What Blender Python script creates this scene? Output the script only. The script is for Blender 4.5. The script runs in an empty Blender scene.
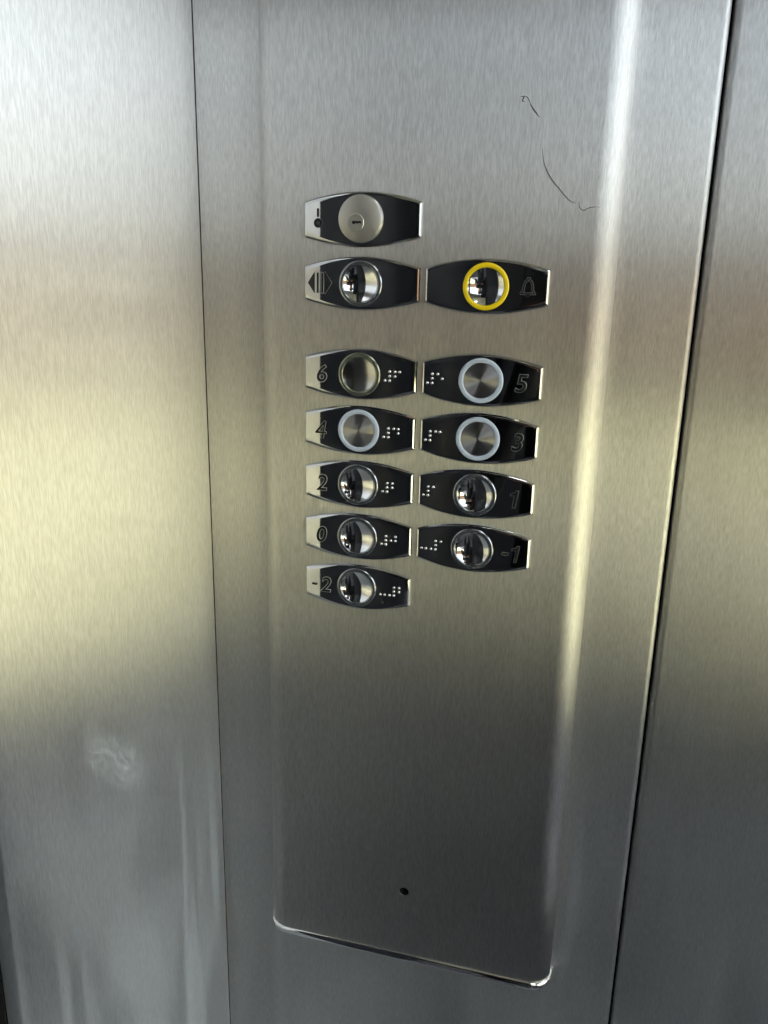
import bpy, bmesh, math, random
from mathutils import Vector, Matrix
random.seed(4)
S = bpy.context.scene
C = S.collection
Z0 = 1.40                       # height of the button field's origin above the cabin floor

# ---------------------------------------------------------------- camera
cam_d = bpy.data.cameras.new('camera'); cam = bpy.data.objects.new('camera', cam_d); C.objects.link(cam)
R_ = Vector((0.96497168, 0.26147448, 0.02146534)); U_ = Vector((-0.09120852, 0.25763714, 0.96192729)); F_ = Vector((-0.24598916, 0.93019041, -0.27246124))
cam.matrix_world = Matrix(((R_.x, U_.x, -F_.x, 0.15746), (R_.y, U_.y, -F_.y, -0.42151), (R_.z, U_.z, -F_.z, 0.06003 + Z0), (0, 0, 0, 1)))
cam_d.sensor_fit = 'HORIZONTAL'; cam_d.sensor_width = 36; cam_d.lens = 815.8 / 768 * 36
cam_d.clip_start = 0.01; cam_d.clip_end = 500
S.camera = cam

# ---------------------------------------------------------------- sky, sun, exposure
W = bpy.data.worlds.new('sky'); S.world = W; W.use_nodes = True
wn = W.node_tree; bg = wn.nodes['Background']
sky = wn.nodes.new('ShaderNodeTexSky'); sky.sky_type = 'NISHITA'; sky.sun_disc = False
sky.sun_elevation = math.radians(48); sky.sun_rotation = math.radians(70); sky.air_density = 1.0; sky.dust_density = 3.5
hs = wn.nodes.new('ShaderNodeHueSaturation'); hs.inputs['Saturation'].default_value = 0.32
wn.links.new(sky.outputs[0], hs.inputs['Color']); wn.links.new(hs.outputs[0], bg.inputs[0]); bg.inputs[1].default_value = 0.39
sd = bpy.data.lights.new('sun', 'SUN'); sd.energy = 6.5; sd.angle = 0.02; sd.color = (1, 0.96, 0.88)
sun = bpy.data.objects.new('sun', sd); C.objects.link(sun)
sun.rotation_euler = (math.radians(40), 0, math.radians(-98))
S.view_settings.view_transform = 'Standard'; S.view_settings.look = 'None'
S.view_settings.gamma = 1; S.view_settings.use_curve_mapping = False
S.view_settings.exposure = 0.80
S.cycles.use_denoising = True
S.cycles.max_bounces = 12; S.cycles.glossy_bounces = 8; S.cycles.sample_clamp_indirect = 8

# ---------------------------------------------------------------- materials
def mat(name, color, rough=0.5, metal=0.0, **kw):
    m = bpy.data.materials.new(name); m.use_nodes = True
    b = m.node_tree.nodes['Principled BSDF']
    b.inputs['Base Color'].default_value = (*color, 1); b.inputs['Roughness'].default_value = rough; b.inputs['Metallic'].default_value = metal
    for k, v in kw.items(): b.inputs[k].default_value = v
    return m
def noise(m, scale_vec, scale=1.0, detail=3, coord='pos'):
    n = m.node_tree.nodes; l = m.node_tree.links
    g = n.new('ShaderNodeNewGeometry') ; mp = n.new('ShaderNodeMapping'); mp.inputs['Scale'].default_value = scale_vec
    l.new(g.outputs['Position'], mp.inputs['Vector'])
    t = n.new('ShaderNodeTexNoise'); t.inputs['Scale'].default_value = scale; t.inputs['Detail'].default_value = detail
    l.new(mp.outputs[0], t.inputs['Vector']); return t.outputs['Fac']
def ramp(m, fac, lo, hi, a=0.35, b=0.65):
    n = m.node_tree.nodes.new('ShaderNodeMapRange')
    n.inputs['From Min'].default_value = a; n.inputs['From Max'].default_value = b
    n.inputs['To Min'].default_value = lo; n.inputs['To Max'].default_value = hi
    m.node_tree.links.new(fac, n.inputs['Value']); return n.outputs['Result']
def math_(m, op, a, b):
    n = m.node_tree.nodes.new('ShaderNodeMath'); n.operation = op
    for i, v in enumerate((a, b)):
        if isinstance(v, (int, float)): n.inputs[i].default_value = v
        else: m.node_tree.links.new(v, n.inputs[i])
    return n.outputs[0]
def noisy(name, c1, c2, sv, scale, rough=0.9, detail=4):
    m = mat(name, c1, rough); n = m.node_tree.nodes; l = m.node_tree.links
    f = ramp(m, noise(m, sv, scale, detail), 0, 1)
    mx = n.new('ShaderNodeMix'); mx.data_type = 'RGBA'; mx.inputs['A'].default_value = (*c1, 1); mx.inputs['B'].default_value = (*c2, 1)
    l.new(f, mx.inputs['Factor']); l.new(mx.outputs['Result'], n['Principled BSDF'].inputs['Base Color']); return m

def brushed(name, tone=(0.53, 0.525, 0.52), rough=0.295, aniso=1.0, streak=0.105, grime_lift=0.0, spread=0.55, smear=None):
    """stainless steel with a fine vertical grain: reflections smear sideways"""
    m = mat(name, tone, rough, 1.0); n = m.node_tree.nodes; l = m.node_tree.links; b = n['Principled BSDF']
    b.inputs['Anisotropic'].default_value = aniso
    g = n.new('ShaderNodeNewGeometry'); cr = n.new('ShaderNodeVectorMath'); cr.operation = 'CROSS_PRODUCT'
    cr.inputs[1].default_value = (0, 0, 1); l.new(g.outputs['Normal'], cr.inputs[0])
    l.new(cr.outputs[0], b.inputs['Tangent'])
    # the grooves themselves: the normal rocks left and right from one hairline to the next
    gm = n.new('ShaderNodeVectorMath'); gm.operation = 'SCALE'; gm.inputs['Scale'].default_value = 9000; l.new(g.outputs['Position'], gm.inputs[0])
    wh = n.new('ShaderNodeTexWhiteNoise'); l.new(gm.outputs[0], wh.inputs['Vector'])
    dt = n.new('ShaderNodeVectorMath'); dt.operation = 'DOT_PRODUCT'; dt.inputs[1].default_value = (1/3, 1/3, 1/3); l.new(wh.outputs['Color'], dt.inputs[0])
    tilt = math_(m, 'ADD', ramp(m, dt.outputs['Value'], -spread, spread, 0, 1), ramp(m, noise(m, (1300, 1300, 150), 1, 2), -0.03, 0.03))
    sc_ = n.new('ShaderNodeVectorMath'); sc_.operation = 'SCALE'; l.new(cr.outputs[0], sc_.inputs[0]); l.new(tilt, sc_.inputs['Scale'])
    ad = n.new('ShaderNodeVectorMath'); ad.operation = 'ADD'; l.new(g.outputs['Normal'], ad.inputs[0]); l.new(sc_.outputs[0], ad.inputs[1])
    no = n.new('ShaderNodeVectorMath'); no.operation = 'NORMALIZE'; l.new(ad.outputs[0], no.inputs[0]); l.new(no.outputs[0], b.inputs['Normal'])
    fine = noise(m, (1500, 1500, 190), 1, 2)
    mid = noise(m, (420, 420, 30), 1, 3)
    broad = noise(m, (38, 38, 2.2), 1, 4)
    v = math_(m, 'MULTIPLY', ramp(m, fine, 1 - streak, 1 + streak), ramp(m, mid, 1 - streak * 0.25, 1 + streak * 0.25))
    mul = n.new('ShaderNodeVectorMath'); mul.operation = 'SCALE'; mul.inputs[0].default_value = tone
    l.new(v, mul.inputs['Scale']); l.new(mul.outputs[0], b.inputs['Base Color'])
    rg = math_(m, 'ADD', ramp(m, broad, rough - 0.004, rough + 0.03), ramp(m, fine, -0.003, 0.006))
    l.new(rg, b.inputs['Roughness'])
    if grime_lift:
        # dull film left by wiping: vertical drags and cloudy patches low on the sheet, over an even tint painted in to brighten it
        sp = n.new('ShaderNodeSeparateXYZ'); g2 = n.new('ShaderNodeNewGeometry'); l.new(g2.outputs['Position'], sp.inputs[0])
        low = ramp(m, sp.outputs['Z'], 1.0, 0.0, 1.10, 1.30)
        drag = ramp(m, noise(m, (75, 75, 4.5), 1, 4), 0, 1, 0.48, 0.72)
        cloud = ramp(m, noise(m, (16, 16, 9), 1, 3), 0, 1, 0.42, 0.66)
        k = math_(m, 'MULTIPLY', math_(m, 'MULTIPLY', math_(m, 'ADD', 0.45, math_(m, 'MULTIPLY', math_(m, 'MAXIMUM', drag, math_(m, 'MULTIPLY', cloud, 0.7)), 0.60)), low), grime_lift)
        if smear:
            # palm-sized wipe mark
            vs = n.new('ShaderNodeVectorMath'); vs.operation = 'SUBTRACT'; vs.inputs[1].default_value = smear; l.new(g2.outputs['Position'], vs.inputs[0])
            du = n.new('ShaderNodeVectorMath'); du.operation = 'DOT_PRODUCT'; du.inputs[1].default_value = (0, 0.695, -0.719); l.new(vs.outputs[0], du.inputs[0])
            dv = n.new('ShaderNodeVectorMath'); dv.operation = 'DOT_PRODUCT'; dv.inputs[1].default_value = (0, 0.719, 0.695); l.new(vs.outputs[0], dv.inputs[0])
            cb = n.new('ShaderNodeCombineXYZ'); l.new(math_(m, 'MULTIPLY', du.outputs['Value'], 1/0.040), cb.inputs[0]); l.new(math_(m, 'MULTIPLY', dv.outputs['Value'], 1/0.013), cb.inputs[1])
            ln = n.new('ShaderNodeVectorMath'); ln.operation = 'LENGTH'; l.new(cb.outputs[0], ln.inputs[0])
            nz = n.new('ShaderNodeTexNoise'); nz.inputs['Scale'].default_value = 5.0; nz.inputs['Detail'].default_value = 6; l.new(cb.outputs[0], nz.inputs['Vector'])
            dab = math_(m, 'MULTIPLY', ramp(m, ln.outputs['Value'], 1, 0, 0.35, 1.1), ramp(m, nz.outputs['Fac'], 0.04, 0.30, 0.40, 0.62))
            k = math_(m, 'ADD', k, dab)
        df = n.new('ShaderNodeBsdfDiffuse'); df.inputs['Color'].default_value = (0.56, 0.61, 0.68, 1)
        ms = n.new('ShaderNodeMixShader'); l.new(k, ms.inputs[0]); l.new(b.outputs[0], ms.inputs[1]); l.new(df.outputs[0], ms.inputs[2])
        l.new(ms.outputs[0], n['Material Output'].inputs['Surface'])
    return m
M = {}
XL_ = -0.0691
M['steel_wall'] = brushed('brushed_steel_wall', grime_lift=0.16)
M['steel_left'] = brushed('brushed_steel_return', tone=(0.60, 0.597, 0.592), rough=0.30, grime_lift=0.36, spread=1.1, smear=(XL_, -0.0957, 1.2163))
M['steel_panel'] = brushed('brushed_steel_panel', tone=(0.51, 0.505, 0.50), rough=0.295, grime_lift=0.0, spread=0.5)
M['chrome'] = mat('polished_chrome', (0.80, 0.81, 0.83), 0.04, 1.0)
M['plate'] = mat('dark_polished_chrome', (0.66, 0.67, 0.69), 0.035, 1.0)
M['dish'] = mat('mirror_dish', (0.82, 0.82, 0.83), 0.05, 1.0)
M['satin'] = mat('satin_nickel', (0.58, 0.56, 0.52), 0.46, 1.0)
M['clear_ring'] = mat('clear_grey_ring', (0.34, 0.36, 0.38), 0.12, 0.85)
M['lit_ring'] = mat('pale_blue_ring', (0.46, 0.52, 0.60), 0.3, 0.0)
M['lit_ring'].node_tree.nodes['Principled BSDF'].inputs['Emission Color'].default_value = (0.55, 0.70, 0.92, 1)
M['lit_ring'].node_tree.nodes['Principled BSDF'].inputs['Emission Strength'].default_value = 0.03
M['olive_ring'] = mat('smoky_clear_ring', (0.30, 0.31, 0.24), 0.15, 0.75)
M['yellow'] = mat('yellow_plastic', (0.90, 0.66, 0.01), 0.3)
M['black'] = mat('black_enamel', (0.006, 0.006, 0.007), 0.45)
M['rim'] = mat('bright_rim', (0.72, 0.72, 0.72), 0.32, 1.0)
M['void'] = mat('dark_recess', (0.004, 0.004, 0.004), 0.9)
M['rubber'] = mat('black_rubber', (0.012, 0.012, 0.013), 0.6)
M['scratch'] = mat('dark_hairline', (0.10, 0.09, 0.085), 0.6, 0.4)
M['floor'] = noisy('grey_vinyl', (0.07, 0.075, 0.088), (0.10, 0.105, 0.12), (1, 1, 1), 60, 0.5)
M['ceiling'] = mat('white_ceiling', (0.55, 0.55, 0.55), 0.5)
M['door'] = mat('black_door_panel', (0.008, 0.009, 0.013), 0.5, 0.0, **{'Specular IOR Level': 0.12})
M['frame'] = mat('dark_frame', (0.03, 0.03, 0.035), 0.4, 0.5)
M['dado'] = mat('grey_laminate', (0.12, 0.125, 0.14), 0.5)
M['lawn'] = noisy('sunlit_lawn', (0.27, 0.25, 0.12), (0.37, 0.34, 0.18), (1, 1, 1), 0.5)
M['hedge'] = noisy('dark_hedge', (0.05, 0.06, 0.03), (0.10, 0.11, 0.06), (1, 1, 1), 3)
M['brick'] = noisy('brown_render', (0.20, 0.115, 0.07), (0.26, 0.155, 0.10), (1, 1, 1), 0.4)
# lathe-turned disc: circular grooves, so the highlights fan out from the centre
m = mat('spun_steel', (0.66, 0.65, 0.63), 0.29, 1.0); n = m.node_tree.nodes; l = m.node_tree.links
b = n['Principled BSDF']; b.inputs['Anisotropic'].default_value = 1.0
tc = n.new('ShaderNodeTexCoord'); nm = n.new('ShaderNodeVectorMath'); nm.operation = 'NORMALIZE'
ml = n.new('ShaderNodeVectorMath'); ml.operation = 'MULTIPLY'; ml.inputs[1].default_value = (1, 0, 1)
l.new(tc.outputs['Object'], ml.inputs[0]); l.new(ml.outputs[0], nm.inputs[0]); l.new(nm.outputs[0], b.inputs['Tangent'])
M['spun'] = m
M['cloth'] = mat('black_jacket', (0.012, 0.012, 0.016), 0.8); M['denim'] = mat('dark_trousers', (0.02, 0.022, 0.035), 0.85)
M['skin'] = mat('skin', (0.55, 0.33, 0.24), 0.5); M['hair'] = mat('dark_hair', (0.02, 0.014, 0.01), 0.6); M['phone'] = mat('black_phone', (0.01, 0.01, 0.012), 0.2)

# ---------------------------------------------------------------- mesh helpers
def obj(name, bm, m, parent=None, loc=(0, 0, 0), sharp=None, recalc=True):
    me = bpy.data.meshes.new(name)
    if recalc: bmesh.ops.recalc_face_normals(bm, faces=bm.faces[:])
    bm.to_mesh(me); bm.free()
    me.materials.append(m)
    if sharp is not None:
        for p in me.polygons: p.use_smooth = True
        me.set_sharp_from_angle(angle=math.radians(sharp))
    o = bpy.data.objects.new(name, me); C.objects.link(o); o.location = loc
    if parent: o.parent = parent
    return o
def box(bm, x0, x1, y0, y1, z0, z1):
    v = [bm.verts.new(p) for p in ((x0,y0,z0),(x1,y0,z0),(x1,y1,z0),(x0,y1,z0),(x0,y0,z1),(x1,y0,z1),(x1,y1,z1),(x0,y1,z1))]
    for f in ((0,3,2,1),(4,5,6,7),(0,1,5,4),(1,2,6,5),(2,3,7,6),(3,0,4,7)): bm.faces.new([v[i] for i in f])
def boxobj(name, x0, x1, y0, y1, z0, z1, m, parent=None, bev=0.0):
    bm = bmesh.new(); box(bm, x0, x1, y0, y1, z0, z1)
    if bev: bmesh.ops.bevel(bm, geom=bm.edges[:], offset=bev, segments=3, profile=0.5, affect='EDGES')
    return obj(name, bm, m, parent, sharp=40 if bev else None)
def structure(o): o['kind'] = 'structure'; return o
def tag(o, label, cat, group=None):
    o['label'] = label; o['category'] = cat
    if group: o['group'] = group
    return o
def empty(name, loc, label, cat, group=None):
    o = bpy.data.objects.new(name, None); o.empty_display_size = 0.01; C.objects.link(o); o.location = loc
    return tag(o, label, cat, group)
def loft(bm, rings, closed=True, cap=(False, False)):
    vs = [[bm.verts.new(p) for p in r] for r in rings]; N = len(vs[0])
    for a, c in zip(vs, vs[1:]):
        for i in range(N if closed else N - 1):
            j = (i + 1) % N; bm.faces.new((a[i], a[j], c[j], c[i]))
    if cap[0]: bm.faces.new(vs[0])
    if cap[1]: bm.faces.new(list(reversed(vs[-1])))
    return vs
def lathe(bm, prof, N=64, cx=0, cz=0):
    """prof: (radius, y); turned about the y axis"""
    rows = []
    for r, y in prof:
        if r < 1e-7: rows.append([bm.verts.new((cx, y, cz))])
        else: rows.append([bm.verts.new((cx + r*math.cos(2*math.pi*i/N), y, cz + r*math.sin(2*math.pi*i/N))) for i in range(N)])
    for a, c in zip(rows, rows[1:]):
        for i in range(N):
            j = (i + 1) % N
            if len(a) == 1: bm.faces.new((a[0], c[j], c[i]))
            elif len(c) == 1: bm.faces.new((a[i], a[j], c[0]))
            else: bm.faces.new((a[i], a[j], c[j], c[i]))
def tube(bm, pts, r, N=6):
    pts = [Vector(p) for p in pts]; rings = []
    for i, p in enumerate(pts):
        d = (pts[min(i+1, len(pts)-1)] - pts[max(i-1, 0)]).normalized()
        a = d.cross(Vector((0, 1, 0))).normalized(); c = d.cross(a).normalized()
        rr = r[i] if isinstance(r, (list, tuple)) else r
        rings.append([p + a*rr*math.cos(2*math.pi*k/N) + c*rr*math.sin(2*math.pi*k/N) for k in range(N)])
    loft(bm, rings, cap=(True, True))

# ---------------------------------------------------------------- the cabin shell
YW = 0.018; XL = -0.0691; XR = 1.15; YB = -1.35; H = 2.25
XS = 0.1978                     # seam between the middle sheet and the right sheet
def sheet_profile(name, x0, x1, r0, r1, z0, z1, m):
    """thin wall sheet whose vertical edges roll back into the wall, radius r0 / r1"""
    pts = []
    y = YW; T = 0.012
    if r0:
        for k in range(9):
            a = math.pi/2 * k/8; pts.append((x0 + r0 - r0*math.cos(a), y + r0 - r0*math.sin(a)))
        pts.insert(0, (x0, y + T))
    else: pts += [(x0, y + T), (x0, y)]
    if r1:
        for k in range(9):
            a = math.pi/2 * k/8; pts.append((x1 - r1 + r1*math.sin(a), y + r1 - r1*math.cos(a)))
        pts.append((x1, y + T))
    else: pts += [(x1, y), (x1, y + T)]
    bm = bmesh.new(); loft(bm, [[(px, py, z0) for px, py in pts], [(px, py, z1) for px, py in pts]], closed=True, cap=(True, True))
    return obj(name, bm, m, sharp=30)
structure(sheet_profile('wall_front', XL + 0.0006, XS - 0.0002, 0, 0.0030, 0.0, H, M['steel_wall']))
structure(sheet_profile('wall_right', XS + 0.0014, XR, 0.0035, 0, 0.0, H, M['steel_wall']))
structure(boxobj('wall_backing', XL - 0.05, XR, YW + 0.0125, YW + 0.03, 0, H, M['void']))
# return sheet on the left, its free edge folded round towards the door slot
YE = -0.1772
pts = [(XL - 0.012, YW - 0.0004), (XL, YW - 0.0004)]
r = 0.0045
pts += [(XL, YE + .0050), (XL - .0004, YE + .0042), (XL - .0036, YE + .0004), (XL - .0044, YE)]
pts += [(XL - 0.012, YE)]
bm = bmesh.new(); loft(bm, [[(x, y, 0) for x, y in pts], [(x, y, H) for x, y in pts]], cap=(True, True))
structure(obj('wall_left', bm, M['steel_left'], sharp=30))
structure(boxobj('door_1', XL - 0.075, XL - 0.045, YB, YE + 0.02, 0, 2.08, M['door']))
structure(boxobj('trim_1', XL - 0.075, XL - 0.013, YE - 0.0, YE + 0.03, 0, H, M['void']))
structure(boxobj('trim_2', XL - 0.08, XL, YB, YE - 0.004, 2.08, H, M['steel_wall']))
structure(boxobj('floor', XL - 0.1, XR + 0.05, YB - 0.05, YW + 0.05, -0.05, 0, M['floor']))
structure(boxobj('ceiling', XL - 0.1, XR + 0.05, YB - 0.05, YW + 0.05, H, H + 0.05, M['ceiling']))
lamp = empty('fill_lamp', (0.55, -0.65, H), 'square flush white lamp added to the cabin ceiling to brighten the floor', 'lamp')  # unseen lamp, added to lighten the dark cabin floor
boxobj('fill_lamp_frame', -0.22, 0.22, -0.22, 0.22, -0.02, 0, M['frame'], lamp)
em = mat('fill_lamp_glow', (0.9, 0.9, 0.9), 0.5); em.node_tree.nodes['Principled BSDF'].inputs['Emission Color'].default_value = (0.9, 0.95, 1, 1); em.node_tree.nodes['Principled BSDF'].inputs['Emission Strength'].default_value = 4.0
boxobj('diffuser', -0.20, 0.20, -0.20, 0.20, -0.026, -0.0201, em, lamp)
SILL = 0.76; SIDE = 0.25; TOP = 2.02; XG = 0.22
structure(boxobj('wall_rear', XL - 0.1, XR + 0.05, YB - 0.04, YB, 0, SILL, M['dado']))
structure(boxobj('wall_rear_pier', XL - 0.1, XG, YB - 0.04, YB, SILL, H, M['frame']))
structure(boxobj('wall_rear_head', XG, XR + 0.05, YB - 0.04, YB, TOP, H, M['steel_wall']))
structure(boxobj('wall_side', XR, XR + 0.04, YB, YW, 0, SIDE, mat('pale_laminate', (0.6, 0.61, 0.63), 0.5)))
structure(boxobj('wall_side_head', XR, XR + 0.04, YB, YW, TOP, H, M['steel_wall']))
structure(boxobj('trim_3', XR - 0.03, XR + 0.04, YB, YB + 0.07, SIDE, TOP, M['frame']))
glass = bpy.data.materials.new('window_glass'); glass.use_nodes = True
n = glass.node_tree.nodes; l = glass.node_tree.links; n.remove(n['Principled BSDF'])
tr = n.new('ShaderNodeBsdfTransparent'); tr.inputs[0].default_value = (0.93, 0.95, 0.94, 1); gl = n.new('ShaderNodeBsdfGlossy'); gl.inputs['Roughness'].default_value = 0.02
fr = n.new('ShaderNodeFresnel'); fr.inputs[0].default_value = 1.3; mx = n.new('ShaderNodeMixShader')
l.new(fr.outputs[0], mx.inputs[0]); l.new(tr.outputs[0], mx.inputs[1]); l.new(gl.outputs[0], mx.inputs[2]); l.new(mx.outputs[0], n['Material Output'].inputs['Surface'])
structure(boxobj('window_1', XG, XR - 0.03, YB - 0.022, YB - 0.016, SILL, TOP, glass))
structure(boxobj('window_2', XR + 0.016, XR + 0.022, YB + 0.07, YW, SIDE, TOP, glass))

# outside: lawn in the sun, a dark hedge line, a low brown building
structure(boxobj('ground_lawn', -40, 60, -60, 40, -0.30, -0.20, M['lawn']))
def prism_roof(bm, x0, x1, y0, y1, z0, z1):
    xm = (x0 + x1)/2
    v = [bm.verts.new(p) for p in ((x0,y0,z0),(x1,y0,z0),(x1,y1,z0),(x0,y1,z0),(xm,y0,z1),(xm,y1,z1))]
    for f in ((0,1,4),(2,3,5),(1,2,5,4),(3,0,4,5),(0,3,2,1)): bm.faces.new([v[i] for i in f])
M['bounce_render'] = noisy('bounce_render', (0.60, 0.54, 0.47), (0.68, 0.62, 0.55), (1, 1, 1), 0.6)
M['paving'] = noisy('bounce_paving', (0.60, 0.56, 0.34), (0.68, 0.64, 0.42), (1, 1, 1), 0.8)
M['asphalt'] = noisy('dim_asphalt', (0.05, 0.053, 0.064), (0.075, 0.079, 0.092), (1, 1, 1), 3)
structure(boxobj('ground_dim_strip', 1.3, 2.72, -9.5, 14, -0.20, -0.18, M['asphalt']))  # unseen dark strip, added to dim the low reflections in the steel
structure(boxobj('ground_bounce_paving', 2.75, 11.8, -9.5, 14, -0.20, -0.185, M['paving']))  # unseen bright ground, added to lift the yellowish band mirrored in the steel
def garden_wall(x0, x1, y0, y1, h, label, m='brick'):
    cx, cy = (x0+x1)/2, (y0+y1)/2
    t = empty('garden_wall', (cx, cy, -0.2), label, 'wall', 'walls round the lawn')
    boxobj('wall_body', x0-cx, x1-cx, y0-cy, y1-cy, 0, h, M[m], t)
    boxobj('coping', x0-cx-0.05, x1-cx+0.05, y0-cy-0.05, y1-cy+0.05, h, h+0.07, M['frame'], t)
garden_wall(-14, 11.5, -11.5, -11.2, 1.95, 'long brown rendered garden wall across the lawn behind the cabin')
garden_wall(11.8, 12.1, -11.5, 12, 1.95, 'long pale wall added across the paving to the right to brighten the reflections', 'bounce_render')  # unseen pale wall, added to whiten the highlight on the panel's right corner
def hedge(x0, x1, y0, y1, h, label):
    bm = bmesh.new(); box(bm, x0, x1, y0, y1, -0.2, h)
    bmesh.ops.subdivide_edges(bm, edges=bm.edges[:], cuts=6, use_grid_fill=True)
    for v in bm.verts: v.co += Vector((random.uniform(-.1,.1), random.uniform(-.1,.1), random.uniform(-.06,.06) if v.co.z > 0 else 0))
    return tag(obj('hedge', bm, M['hedge'], sharp=30), label, 'hedge')
hedge(-10, 10.2, -10.9, -10.3, 0.05, 'clipped dark green hedge on the lawn behind the cabin')

# ---------------------------------------------------------------- control panel
PX0, PX1, PR = -0.0291, 0.1583, 0.0125
PF = 0.0022                      # front face
PB = YW - 0.0003                 # back against the wall
PZ0, PZ1 = Z0 - 0.3612, Z0 + 0.46
def u_outline(grow=0.0, K=12):
    x0, x1, yf, r = PX0 - grow, PX1 + grow, PF - grow, PR + grow
    p = [(x0, PB)]
    for k in range(K+1):
        a = math.pi/2*k/K; p.append((x0 + r - r*math.cos(a), yf + r - r*math.sin(a)))
    for k in range(K+1):
        a = math.pi/2*k/K; p.append((x1 - r + r*math.sin(a), yf + r - r*math.cos(a)))
    p.append((x1, PB)); return p
panel = empty('car_operating_panel', ((PX0+PX1)/2, PB, PZ0), 'tall raised brushed steel lift control panel with rounded edges, carrying all the buttons', 'control panel')
po = Vector(panel.location)
HX, HZ, HR = 0.0642, Z0 - 0.3134, 0.0031
bm = bmesh.new()
o_ = u_outline()
xl, xr_ = PX0 + PR, PX1 - PR
K = 12
left = o_[:K+2]; right = o_[K+2:]
for part in (left, right):
    loft(bm, [[(x, y, PZ0) for x, y in part], [(x, y, PZ1) for x, y in part]], closed=False)
# flat front with the small round hole
N = 32; sq = 0.006
circ = [(HX + HR*math.cos(2*math.pi*(i+.5)/N), HZ + HR*math.sin(2*math.pi*(i+.5)/N)) for i in range(N)]
sqr = []
for i in range(N):
    a = 2*math.pi*(i+.5)/N; c_, s_ = math.cos(a), math.sin(a); t = sq/max(abs(c_), abs(s_)); sqr.append((HX + t*c_, HZ + t*s_))
corner = [(HX+sq, HZ+sq), (HX-sq, HZ+sq), (HX-sq, HZ-sq), (HX+sq, HZ-sq)]
vc = [bm.verts.new((x, PF, z)) for x, z in circ]; vq = [bm.verts.new((x, PF, z)) for x, z in sqr]; vk = [bm.verts.new((x, PF, z)) for x, z in corner]
vb = [bm.verts.new((x, PF + 0.0007, z)) for x, z in circ]
for i in range(N):
    j = (i+1) % N
    bm.faces.new((vc[i], vc[j], vb[j], vb[i]))
    q = int(((i+.5)/N*4 - 0.5)) % 4
    if (i+1) % 8 == 4: 
        ci = {3:0, 11:1, 19:2, 27:3}[i]; bm.faces.new((vc[i], vq[i], vk[ci], vq[j], vc[j]))
    else: bm.faces.new((vc[i], vq[i], vq[j], vc[j]))
def quad(x0, x1, z0, z1): bm.faces.new([bm.verts.new(p) for p in ((x0,PF,z0),(x1,PF,z0),(x1,PF,z1),(x0,PF,z1))])
quad(xl, xr_, PZ0, HZ - sq); quad(xl, xr_, HZ + sq, PZ1); quad(xl, HX - sq, HZ - sq, HZ + sq); quad(HX + sq, xr_, HZ - sq, HZ + sq)
bmesh.ops.translate(bm, verts=bm.verts[:], vec=-po)
bmesh.ops.remove_doubles(bm, verts=bm.verts[:], dist=1e-6)
bm.normal_update(); axis = Vector(((PX0+PX1)/2, PB + .002, 0)) - po
for f in bm.faces:
    c_ = f.calc_center_median()
    if abs(c_.y - (PF-po.y)) < 1e-6: want = Vector((0, -1, 0))
    elif abs(c_.x - (HX-po.x)) < .004 and abs(c_.z - (HZ-po.z)) < .004: want = Vector((HX-po.x-c_.x, 0, HZ-po.z-c_.z))
    else: want = Vector((1 if c_.x > axis.x else -1, -0.3, 0))
    if f.normal.dot(want) < 0: f.normal_flip()
obj('front_cover', bm, M['steel_panel'], panel, sharp=35, recalc=False)
bm = bmesh.new(); lathe(bm, [(0, PF + 0.008), (HR*1.05, PF + 0.008), (HR*1.05, PF + 0.0006)], 24, HX, HZ); bmesh.ops.translate(bm, verts=bm.verts[:], vec=-po)
obj('hole_recess', bm, M['void'], panel)
# polished end strip under the cover
bm = bmesh.new()
prof = [(-0.0002, 0.0000), (0.0007, -0.0003), (0.0011, -0.0012), (0.0011, -0.0040), (0.0007, -0.0050), (-0.0006, -0.0056)]
loft(bm, [[(x, y, PZ0 + dz) for x, y in u_outline(g)] for g, dz in prof], closed=False, cap=(True, True))
bmesh.ops.translate(bm, verts=bm.verts[:], vec=-po)
e = obj('end_strip', bm, M['chrome'], panel, sharp=60); e['label'] = 'polished chrome strip along the bottom end'
bm = bmesh.new(); box(bm, PX0+.003, PX1-.003, PB-.001, PB-.0005, PZ1-.002, PZ1)
v = loft(bm, [[(x, y, PZ1) for x, y in u_outline()], [(x, y, PZ1+.001) for x, y in u_outline()]], cap=(True, True))
bmesh.ops.translate(bm, verts=bm.verts[:], vec=-po); obj('top_cap', bm, M['steel_panel'], panel)
# hairline scratches on the cover
def spline(pts, n=8):
    P = [Vector(p) for p in pts]; P = [2*P[0]-P[1]] + P + [2*P[-1]-P[-2]]; out = []
    for i in range(1, len(P)-2):
        for k in range(n):
            t = k/n; a, b_, c, d = P[i-1:i+3]
            out.append(0.5*((2*b_) + (-a+c)*t + (2*a-5*b_+4*c-d)*t*t + (-a+3*b_-3*c+d)*t**3))
    out.append(P[-2]); return out
for pts, w in (([(0.1120, .1415), (0.1143, .1385), (0.1169, .1355)], .00022),
               ([(0.1075, .1447), (0.1090, .1448), (0.1083, .1430), (0.1094, .1424)], .00018),
               ([(0.1094, .1449), (0.1108, .1440), (0.1125, .1410)], .00013),
               ([(0.1190, .1222), (0.1206, .1150), (0.1240, .1090), (0.1285, .1040), (0.1335, .0990), (0.1368, .0976)], .00016),
               ([(0.1382, .0984), (0.1385, .0960), (0.1405, .0944), (0.1427, .0955), (0.1455, .0960), (0.1478, .0958)], .00014)):
    q = spline([(x, PF - 0.00002, z + Z0) for x, z in pts]); bm = bmesh.new()
    w *= 1.5
    tube(bm, q, [w*(0.35 + 0.65*math.sin(math.pi*min(1, (i+1)/len(q)))) for i in range(len(q))], 6)
    bmesh.ops.translate(bm, verts=bm.verts[:], vec=-po); obj('scratch', bm, M['scratch'], panel)

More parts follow.
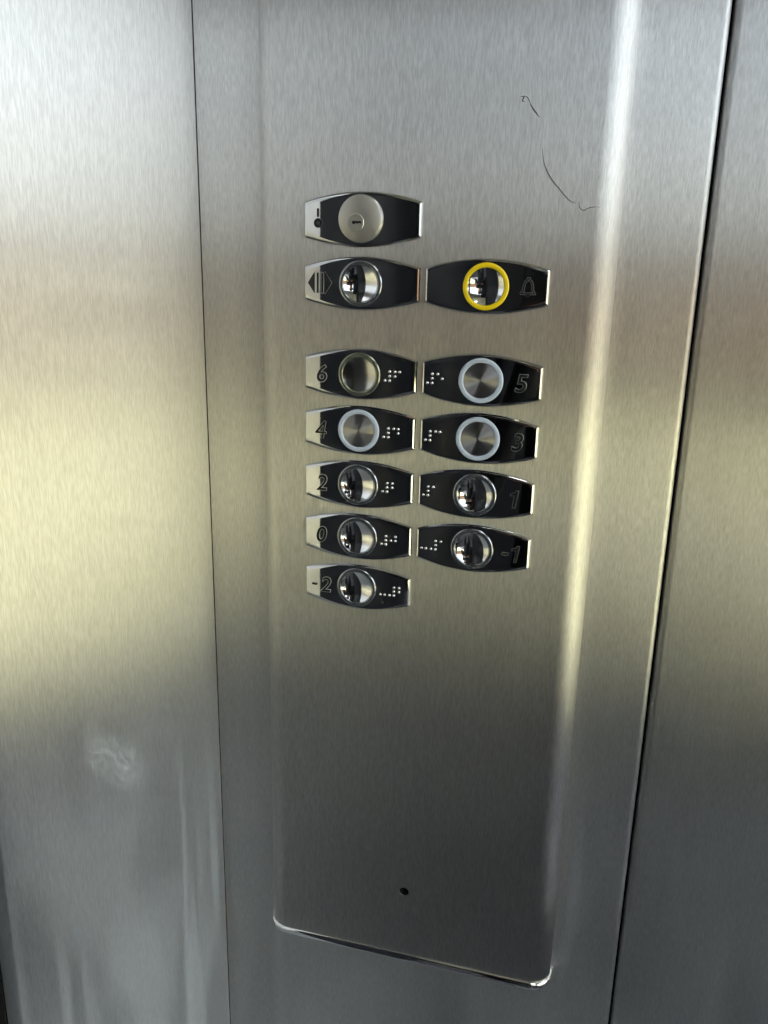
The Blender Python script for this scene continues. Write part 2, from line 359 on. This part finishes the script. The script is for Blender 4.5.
# ---------------------------------------------------------------- buttons
WP, HM, HE = 0.0630, 0.01345, 0.00855      # plate width, half height at the middle and at the ends
SAG = 0.0009
def half_h(x): 
    t = abs(x)/(WP/2); return HM - (HM - HE)*(t**1.9)
def face_y(x): return SAG*(x/(WP/2))**2
def out_rho(a, inset=0.0):
    """distance from the centre to the barrel-shaped outline along direction a"""
    c, s = math.cos(a), math.sin(a); lo, hi = 0, 0.05
    for _ in range(40):
        m_ = (lo+hi)/2
        if abs(m_*c) < WP/2 - inset and abs(m_*s) < half_h(m_*c) - inset: lo = m_
        else: hi = m_
    return lo
def plate_mesh(hole):
    ca = math.atan2(HE, WP/2); ia = math.atan2(HE - .0008, WP/2 - .0008)
    N = 128; A = [2*math.pi*i/N for i in range(N)]
    for base in (ca, math.pi - ca, math.pi + ca, 2*math.pi - ca):
        k = min(range(N), key=lambda i: abs(A[i]-base)); A[k] = base
    bm = bmesh.new(); rings = []
    cs = [(math.cos(a), math.sin(a)) for a in A]
    rings.append([(hole*c, PF - 0.0001, hole*s) for c, s in cs])
    rings.append([(hole*c, face_y(hole*c), hole*s) for c, s in cs])
    ro = [out_rho(a) for a in A]
    # inset outline: same direction, pulled in by the chamfer
    def inner(i, d):
        c, s = cs[i]; x, z = ro[i]*c, ro[i]*s
        x = max(-WP/2 + d*0.9, min(WP/2 - d*0.9, x)); h = half_h(x) - d; z = max(-h, min(h, z)); return x, z
    for t in (0.15, 0.3, 0.45, 0.6, 0.75, 0.9, 1.0):
        row = []
        for i, (c, s) in enumerate(cs):
            xi, zi = inner(i, 0.0015); x = hole*c*(1-t) + xi*t; z = hole*s*(1-t) + zi*t; row.append((x, face_y(x), z))
        rings.append(row)
    row = []
    for i in range(N):
        x, z = inner(i, 0.0007); row.append((x, face_y(x) + 0.00035, z))
    rings.append(row)
    rings.append([(ro[i]*c, face_y(ro[i]*c) + 0.0012, ro[i]*s) for i, (c, s) in enumerate(cs)])
    rings.append([(ro[i]*c, PF, ro[i]*s) for i, (c, s) in enumerate(cs)])
    loft(bm, rings); return bm
RO, RI = 0.0116, 0.0091
def dish_mesh(depth=0.0022, rough=False):
    R = (RI**2 + depth**2)/(2*depth); bm = bmesh.new(); prof = []
    for k in range(13):
        r = RI*k/12; prof.append((r, -0.0004 + (min(depth, 0.0022) - (R - math.sqrt(R*R - r*r)))))
    lathe(bm, prof, 72); return bm
def spun_mesh():
    bm = bmesh.new(); lathe(bm, [(0, -0.00055), (0.0004, -0.0005)] + [(RI*k/8, -0.0005 + 0.00025*k/8) for k in range(1, 9)] + [(RI, 0.001)], 72); return bm
def ring_mesh(h=0.0007):
    bm = bmesh.new(); lathe(bm, [(RO, 0.0018), (RO, -h*0.4), (RO - .0003, -h*0.85), (RO - .0006, -h), (RI + .0009, -h*1.0), (RI + .0004, -h*0.8), (RI, -h*0.3), (RI, 0.0018)], 72); return bm
def glyph(name, text, size, x, z, parent, shear=0.16, m='black', rim=True):
    cu = bpy.data.curves.new('glyph', 'FONT'); cu.body = text; cu.size = size; cu.shear = shear; cu.align_x = 'CENTER'; cu.align_y = 'CENTER'
    out = []
    for nm, off, ext, mm, push in ((name, 0.00011, 0.00012, m, 0.00016),) + (((name + '_rim', 0.00027, 0.00008, 'rim', 0.00006),) if rim else ()):
        cu.offset = off; cu.extrude = ext; cu.resolution_u = 6
        if nm.endswith('_rim'): cu.bevel_depth = 0.00006
        o = bpy.data.objects.new('tmp', cu); C.objects.link(o); dg = bpy.context.evaluated_depsgraph_get(); dg.update()
        me = bpy.data.meshes.new_from_object(o.evaluated_get(dg)); bpy.data.objects.remove(o)
        # centre on its bounding box, stand it up facing the cabin
        xs = [v.co.x for v in me.vertices]; ys = [v.co.y for v in me.vertices]; mx_, my = (min(xs)+max(xs))/2, (min(ys)+max(ys))/2
        for v in me.vertices:
            px, pz = v.co.x - mx_ + x, v.co.y - my + z
            v.co = Vector((px, face_y(px) - push - v.co.z, pz))
        me.materials.clear(); me.materials.append(M[mm]); g = bpy.data.objects.new(nm, me); C.objects.link(g); g.parent = parent; out.append(g)
    if len(out) > 1: out[1].parent = out[0]; out[1].name = 'chrome_rim'
    return out[0]
def poly_part(name, polys, parent, m='black', y0=0.0001, y1=-0.00035):
    bm = bmesh.new()
    for pl in polys:
        loft(bm, [[(x, face_y(x) + y0, z) for x, z in pl], [(x, face_y(x) + y1, z) for x, z in pl]], cap=(True, True))
    return obj(name, bm, M[m], parent)
def outlined(name, polys, parent, grow=0.0003, m='black'):
    """black symbol with a thin chrome rim"""
    o = poly_part(name, polys, parent, m)
    rim = []
    for pl in polys:
        cx = sum(p[0] for p in pl)/len(pl); cz = sum(p[1] for p in pl)/len(pl); q = []
        n_ = len(pl); area = sum(pl[i][0]*pl[(i+1)%n_][1]-pl[(i+1)%n_][0]*pl[i][1] for i in range(n_)); sg = 1 if area > 0 else -1
        for i in range(n_):
            a, b_, c = Vector(pl[i-1]), Vector(pl[i]), Vector(pl[(i+1) % n_])
            d1 = (b_-a).normalized(); d2 = (c-b_).normalized()
            n1 = Vector((d1.y, -d1.x))*sg; n2 = Vector((d2.y, -d2.x))*sg; w = (n1+n2)
            w = w/max(0.5, w.length_squared/2) if w.length > 1e-6 else n1
            q.append(tuple(b_ + w*grow))
        rim.append(q)
    r = poly_part('chrome_rim', rim, o, 'rim', 0.0001, -0.00015); return o
def stroke(pts, w, closed=True):
    P = [Vector(p) for p in pts]; n_ = len(P); polys = []
    for i in range(n_ if closed else n_-1):
        a, b_ = P[i], P[(i+1) % n_]; d = (b_-a).normalized(); nn = Vector((-d.y, d.x))*w; a2, b2 = a - d*w*.6, b_ + d*w*.6
        polys.append([tuple(a2-nn), tuple(b2-nn), tuple(b2+nn), tuple(a2+nn)])
    return polys
dot_me = None
def braille(parent, x0, zb, cells):
    global dot_me
    if dot_me is None:
        bm = bmesh.new(); lathe(bm, [(0.00078*math.cos(a), 0.0001 - 0.00062*math.sin(a)) for a in [i*math.pi/2/6 for i in range(6)]] + [(0, -0.00052)], 18)
        o = obj('braille_dot', bm, M['chrome'], sharp=60); dot_me = o.data; bpy.data.objects.remove(o)
    for ci, dots in enumerate(cells):
        for d in dots:
            x = x0 + ci*0.0054 + (0.0025 if d > 3 else 0); z = zb + 0.0024*(2 - ((d-1) % 3))
            o = bpy.data.objects.new('braille_dot', dot_me); C.objects.link(o); o.parent = parent; o.location = (x, face_y(x), z)
NUM = (3, 4, 5, 6); MINUS = (3, 6)
DIG = {'1': (1,), '2': (1, 2), '3': (1, 4), '4': (1, 4, 5), '5': (1, 5), '6': (1, 2, 4), '0': (2, 4, 5)}
GAP = 0.0034
zr = [.0899, .0584, .0116, -.0188, -.0492, -.0797, -.1100]
def button(name, col, row, label, ring, face, group, hole=RO - 0.0002):
    t = empty(name, (col*0.0654 + 0.0306, 0, Z0 + zr[row]), label, 'button' if name != 'key_switch' else 'key switch', group)
    obj('plate', plate_mesh(hole), M['plate'], t, sharp=25)
    if ring: obj('ring', ring_mesh(), M[ring], t, sharp=50)
    if face == 'dish': obj('push_disc', dish_mesh(), M['dish'], t, sharp=40)
    elif face == 'spun': obj('push_disc', spun_mesh(), M['spun'], t, sharp=40)
    elif face == 'soft': obj('push_disc', dish_mesh(0.0012), M['soft'], t, sharp=40)
    return t
M['soft'] = mat('satin_dish', (0.66, 0.65, 0.60), 0.16, 1.0)
G = 'lift control buttons on chrome plates'
floors = [('6', 0, 2, 'olive_ring', 'soft', 'chrome lift button marked 6 with smoky ring and satin dished disc'),
          ('5', 1, 2, 'lit_ring', 'spun', 'chrome lift button marked 5 with pale blue ring and spun steel disc'),
          ('4', 0, 3, 'lit_ring', 'spun', 'chrome lift button marked 4 with pale blue ring and spun steel disc'),
          ('3', 1, 3, 'lit_ring', 'spun', 'chrome lift button marked 3 with pale blue ring and spun steel disc'),
          ('2', 0, 4, 'clear_ring', 'dish', 'chrome lift button marked 2, without a minus sign, between buttons 4 and 0'),
          ('1', 1, 4, 'clear_ring', 'dish', 'chrome lift button marked 1, without a minus sign, just below button 3'),
          ('0', 0, 5, 'clear_ring', 'dish', 'chrome lift button marked 0 with clear ring and mirror dished disc'),
          ('-1', 1, 5, 'clear_ring', 'dish', 'chrome lift button marked -1, lowest of the right column'),
          ('-2', 0, 6, 'clear_ring', 'dish', 'chrome lift button marked -2, lowest of all the buttons')]
for txt, col, row, ring, face, label in floors:
    t = button('floor_button', col, row, label, ring, face, G)
    neg = txt[0] == '-'; d = txt[-1]
    gx = (-0.0213 if not neg else -0.0187) if col == 0 else (0.0208 if not neg else 0.0234)
    if d == '1':
        one = [(-.0004, -.0046), (.0009, -.0046), (.0023, .0046), (.0011, .0046), (.0002, .0034), (-.0016, .0029), (-.0017, .0020), (.0004, .0022)]
        outlined('numeral', [[(x + gx, z - 0.0007) for x, z in one]], t, 0.00024)
    elif d == '4':
        four = [[(.0012, .0043), (-.0030, -.0017), (.0027, -.0017)], [(.0012, .0043), (.0012, -.0045)]]
        fl = [[(x + 0.17*z + gx, z - 0.0007) for x, z in q] for q in four]
        nu = poly_part('numeral', stroke(fl[0], .00050, False) + stroke(fl[1], .00050, False), t, 'black', 0.0001, -0.00035)
        poly_part('chrome_rim', stroke(fl[0], .00072, False) + stroke(fl[1], .00072, False), nu, 'rim', 0.0001, -0.00014)
    else: glyph('numeral', d, 0.0128, gx, -0.0004, t)
    if neg:
        mx_ = -0.0256 if col == 0 else 0.0181
        outlined('minus_sign', [[(mx_ - .0017, -0.0015), (mx_ + .0015, -0.0015), (mx_ + .0018, -0.0003), (mx_ - .0014, -0.0003)]], t)
    braille(t, 0.0142 if col == 0 else -0.0282, -0.0026, ([MINUS] if neg else []) + [NUM, DIG[d]])
# door-open button
t = button('door_open_button', 0, 1, 'chrome door-open button with engraved arrows and bars, left of the yellow-ringed button', 'clear_ring', 'dish', G)
outlined('arrow_symbol', [[(-0.0292, 0), (-0.0253, 0.0055), (-0.0253, -0.0055)]], t)
outlined('arrow_symbol', [[(-0.0158, 0), (-0.0195, 0.0055), (-0.0195, -0.0055)]], t)
for bx in (-0.0236, -0.0210): outlined('bar_symbol', [[(bx - .0005, -0.0051), (bx + .0005, -0.0051), (bx + .0005, 0.0051), (bx - .0005, 0.0051)]], t)
# alarm button
t = button('alarm_button', 1, 1, 'chrome alarm button with bright yellow ring and engraved bell symbol', 'yellow', 'dish', G)
bell = [(-.0039, -.0030), (-.0026, -.0014), (-.0024, .0012), (-.0017, .0030), (-.0006, .0037), (-.0005, .0046), (.0005, .0046), (.0006, .0037), (.0017, .0030), (.0024, .0012), (.0026, -.0014), (.0039, -.0030)]
ox, oz = 0.0210, 0.0002
bell_w = [(x*0.88 + ox, z*0.95 + oz - .0003) for x, z in bell]
bo = poly_part('bell_symbol', stroke(bell_w, 0.00038), t, 'black', 0.0001, -0.00035)
poly_part('chrome_rim', stroke(bell_w, 0.00055), bo, 'rim', 0.0001, -0.00012)
poly_part('bell_clapper', [[(ox + .0011*math.cos(a), oz - .0040 + .0009*math.sin(a)) for a in [i*math.pi/8 for i in range(16)]]], t)
# key switch
t = button('key_switch', 0, 0, 'chrome plate with round satin key lock and engraved key symbol, topmost of all controls', None, None, 'lift control buttons on chrome plates', 0.0100)
RK = 0.0117
bm = bmesh.new(); lathe(bm, [(RK, 0.0018), (RK, -0.0010), (RK - .0004, -0.0019), (RK - .0012, -0.0023), (0, -0.0023)], 72, -0.0002, 0.0003); obj('lock_collar', bm, M['satin'], t, sharp=35)
bm = bmesh.new(); lathe(bm, [(0.0044, -0.0022), (0.0044, -0.0026), (0.0041, -0.0029), (0.0039, -0.0029), (0.0039, -0.0026), (0, -0.0026)], 48, -0.0022, -0.0017); cyl = obj('key_cylinder', bm, M['satin'], t, sharp=35)
kx, kz = -0.0018, -0.0016
key = [(-.0024, .0007), (-.0012, .0006), (-.0008, .0010), (-.0002, .0004), (.0004, .0010), (.0010, .0004), (.0016, .0008), (.0026, .0004), (.0026, -.0006), (.0012, -.0003), (.0006, -.0008), (-.0002, -.0003), (-.0010, -.0009), (-.0022, -.0006)]
bm = bmesh.new(); loft(bm, [[(x+kx, -0.0025, z+kz) for x, z in key], [(x+kx, -0.00268, z+kz) for x, z in key]], cap=(True, True)); obj('keyway', bm, M['void'], cyl)
sx = -0.0234
outlined('key_symbol', [[(sx - .0005, .0012), (sx + .0005, .0012), (sx + .0005, .0052), (sx - .0005, .0052)]], t)
bm = bmesh.new(); cz = -0.0018; fy = face_y(sx)
lathe(bm, [(0.0021, fy + .0001), (0.0021, fy - .0003), (0.0011, fy - .0003), (0.0009, fy)], 36, sx, cz); obj('key_symbol_ring', bm, M['black'], t, sharp=40)
bm = bmesh.new(); lathe(bm, [(0.0024, fy + .0001), (0.0024, fy - .00012), (0, fy - .00012)], 36, sx, cz); obj('key_symbol_rim', bm, M['chrome'], t, sharp=40)

# ---------------------------------------------------------------- photographer, seen only mirrored in the chrome
def skin_body(name, verts, edges, m, parent, root=0, sub=2):
    me = bpy.data.meshes.new(name); me.from_pydata([v[:3] for v in verts], edges, []); me.materials.append(m)
    o = bpy.data.objects.new(name, me); C.objects.link(o); o.parent = parent
    sk = o.modifiers.new('skin', 'SKIN'); sk.use_smooth_shade = True
    ss = o.modifiers.new('sub', 'SUBSURF'); ss.levels = sub; ss.render_levels = sub
    if not me.skin_vertices: me.attributes  # created by the modifier below
    return o, [v[3:] for v in verts], root
def build_person():
    px, py = 0.24, -0.86
    root = empty('person', (px, py, 0), 'person in a dark jacket and dark trousers holding up a black phone', 'person')
    V = [(0, 0, .95, .135, .10), (0, 0, 1.10, .125, .09), (0, .01, 1.28, .155, .10), (0, 0, 1.40, .13, .085), (0, .01, 1.47, .055, .055), (0, .03, 1.56, .062, .07), (0, .03, 1.66, .078, .09), (0, .02, 1.73, .055, .065),
         (-.17, 0, 1.385, .055, .055), (-.22, .06, 1.16, .045, .045), (-.13, .27, 1.34, .035, .035), (-.105, .37, 1.425, .024, .03),
         (.17, 0, 1.385, .055, .055), (.20, .08, 1.16, .045, .045), (.05, .27, 1.34, .035, .035), (.00, .375, 1.425, .024, .03),
         (-.09, 0, .88, .09, .09), (-.10, .02, .50, .06, .06), (-.10, -.01, .10, .04, .042), (-.11, .11, .045, .04, .03),
         (.09, 0, .88, .09, .09), (.10, .02, .50, .06, .06), (.10, -.01, .10, .04, .042), (.11, .11, .045, .04, .03)]
    E = [(0,1),(1,2),(2,3),(3,4),(4,5),(5,6),(6,7),(3,8),(8,9),(9,10),(10,11),(3,12),(12,13),(13,14),(14,15),(0,16),(16,17),(17,18),(18,19),(0,20),(20,21),(21,22),(22,23)]
    for side, w in ((-1, 11), (1, 15)):
        bx, by, bz = V[w][:3]
        for f in range(4):
            i = len(V); zz = bz + .034 - .018*f; ln = (.9, 1.0, .95, .75)[f]
            V.append((bx + side*.004, by + .02, zz, .009, .009)); V.append((bx + side*.006, by + .03*ln + .015, zz + .004, .008, .008)); V.append((bx - side*.022*ln, by + .036*ln + .012, zz + .006, .007, .007))
            E += [(w, i), (i, i+1), (i+1, i+2)]
        i = len(V); V.append((bx - side*.012, by + .0, bz + .03, .010, .010)); V.append((bx - side*.03, by - .008, bz + .045, .008, .008)); E += [(w, i), (i, i+1)]
    me = bpy.data.meshes.new('person_body'); me.from_pydata([v[:3] for v in V], E, [])
    o = bpy.data.objects.new('body', me); C.objects.link(o); o.parent = root; o.location = (0, 0, 0)
    bpy.context.view_layer.objects.active = o
    sk = o.modifiers.new('skin', 'SKIN'); sk.use_smooth_shade = True
    bpy.context.view_layer.update()
    for i, v in enumerate(V):
        d = me.skin_vertices[0].data[i]; d.radius = (v[3], v[4]); d.use_root = (i == 0)
    ss = o.modifiers.new('sub', 'SUBSURF'); ss.levels = 2; ss.render_levels = 2
    # clothes and skin by height and reach, on one continuous body
    m = mat('dressed_figure', (0.012, 0.012, 0.016), 0.8); n = m.node_tree.nodes; l = m.node_tree.links
    tc = n.new('ShaderNodeTexCoord'); sp = n.new('ShaderNodeSeparateXYZ'); l.new(tc.outputs['Object'], sp.inputs[0])
    head = math_(m, 'GREATER_THAN', sp.outputs['Z'], 1.475); hand = math_(m, 'GREATER_THAN', sp.outputs['Y'], 0.35)
    k = math_(m, 'MAXIMUM', head, hand); mx = n.new('ShaderNodeMix'); mx.data_type = 'RGBA'; mx.inputs['A'].default_value = (0.012, 0.012, 0.016, 1); mx.inputs['B'].default_value = (0.50, 0.30, 0.22, 1)
    l.new(k, mx.inputs['Factor']); l.new(mx.outputs['Result'], n['Principled BSDF'].inputs['Base Color']); me.materials.append(m)
    bm = bmesh.new(); bmesh.ops.create_uvsphere(bm, u_segments=32, v_segments=16, radius=1)
    for v in bm.verts: 
        v.co = Vector((v.co.x*.088, v.co.y*.10 + .012, v.co.z*.085 + 1.70))
        if v.co.y > .06: v.co.z = max(v.co.z, 1.70)
    obj('hair', bm, M['hair'], root, sharp=60)
    bm = bmesh.new(); bmesh.ops.create_cone(bm, segments=12, radius1=.013, radius2=.005, depth=.04, cap_ends=True)
    bmesh.ops.translate(bm, verts=bm.verts[:], vec=(0, .118, 1.635)); obj('nose', bm, M['skin'], root, sharp=60)
    for s in (-1, 1):
        bm = bmesh.new(); bmesh.ops.create_uvsphere(bm, u_segments=12, v_segments=8, radius=.011); bmesh.ops.translate(bm, verts=bm.verts[:], vec=(s*.03, .103, 1.655)); obj('eye', bm, M['hair'], root, sharp=60)
build_person()
ph = boxobj('mobile_phone', 0.10, 0.252, -0.440, -0.4325, Z0 + 0.022, Z0 + 0.098, M['phone'], bev=0.003)
tag(ph, 'black mobile phone held sideways in two hands behind the view', 'phone')
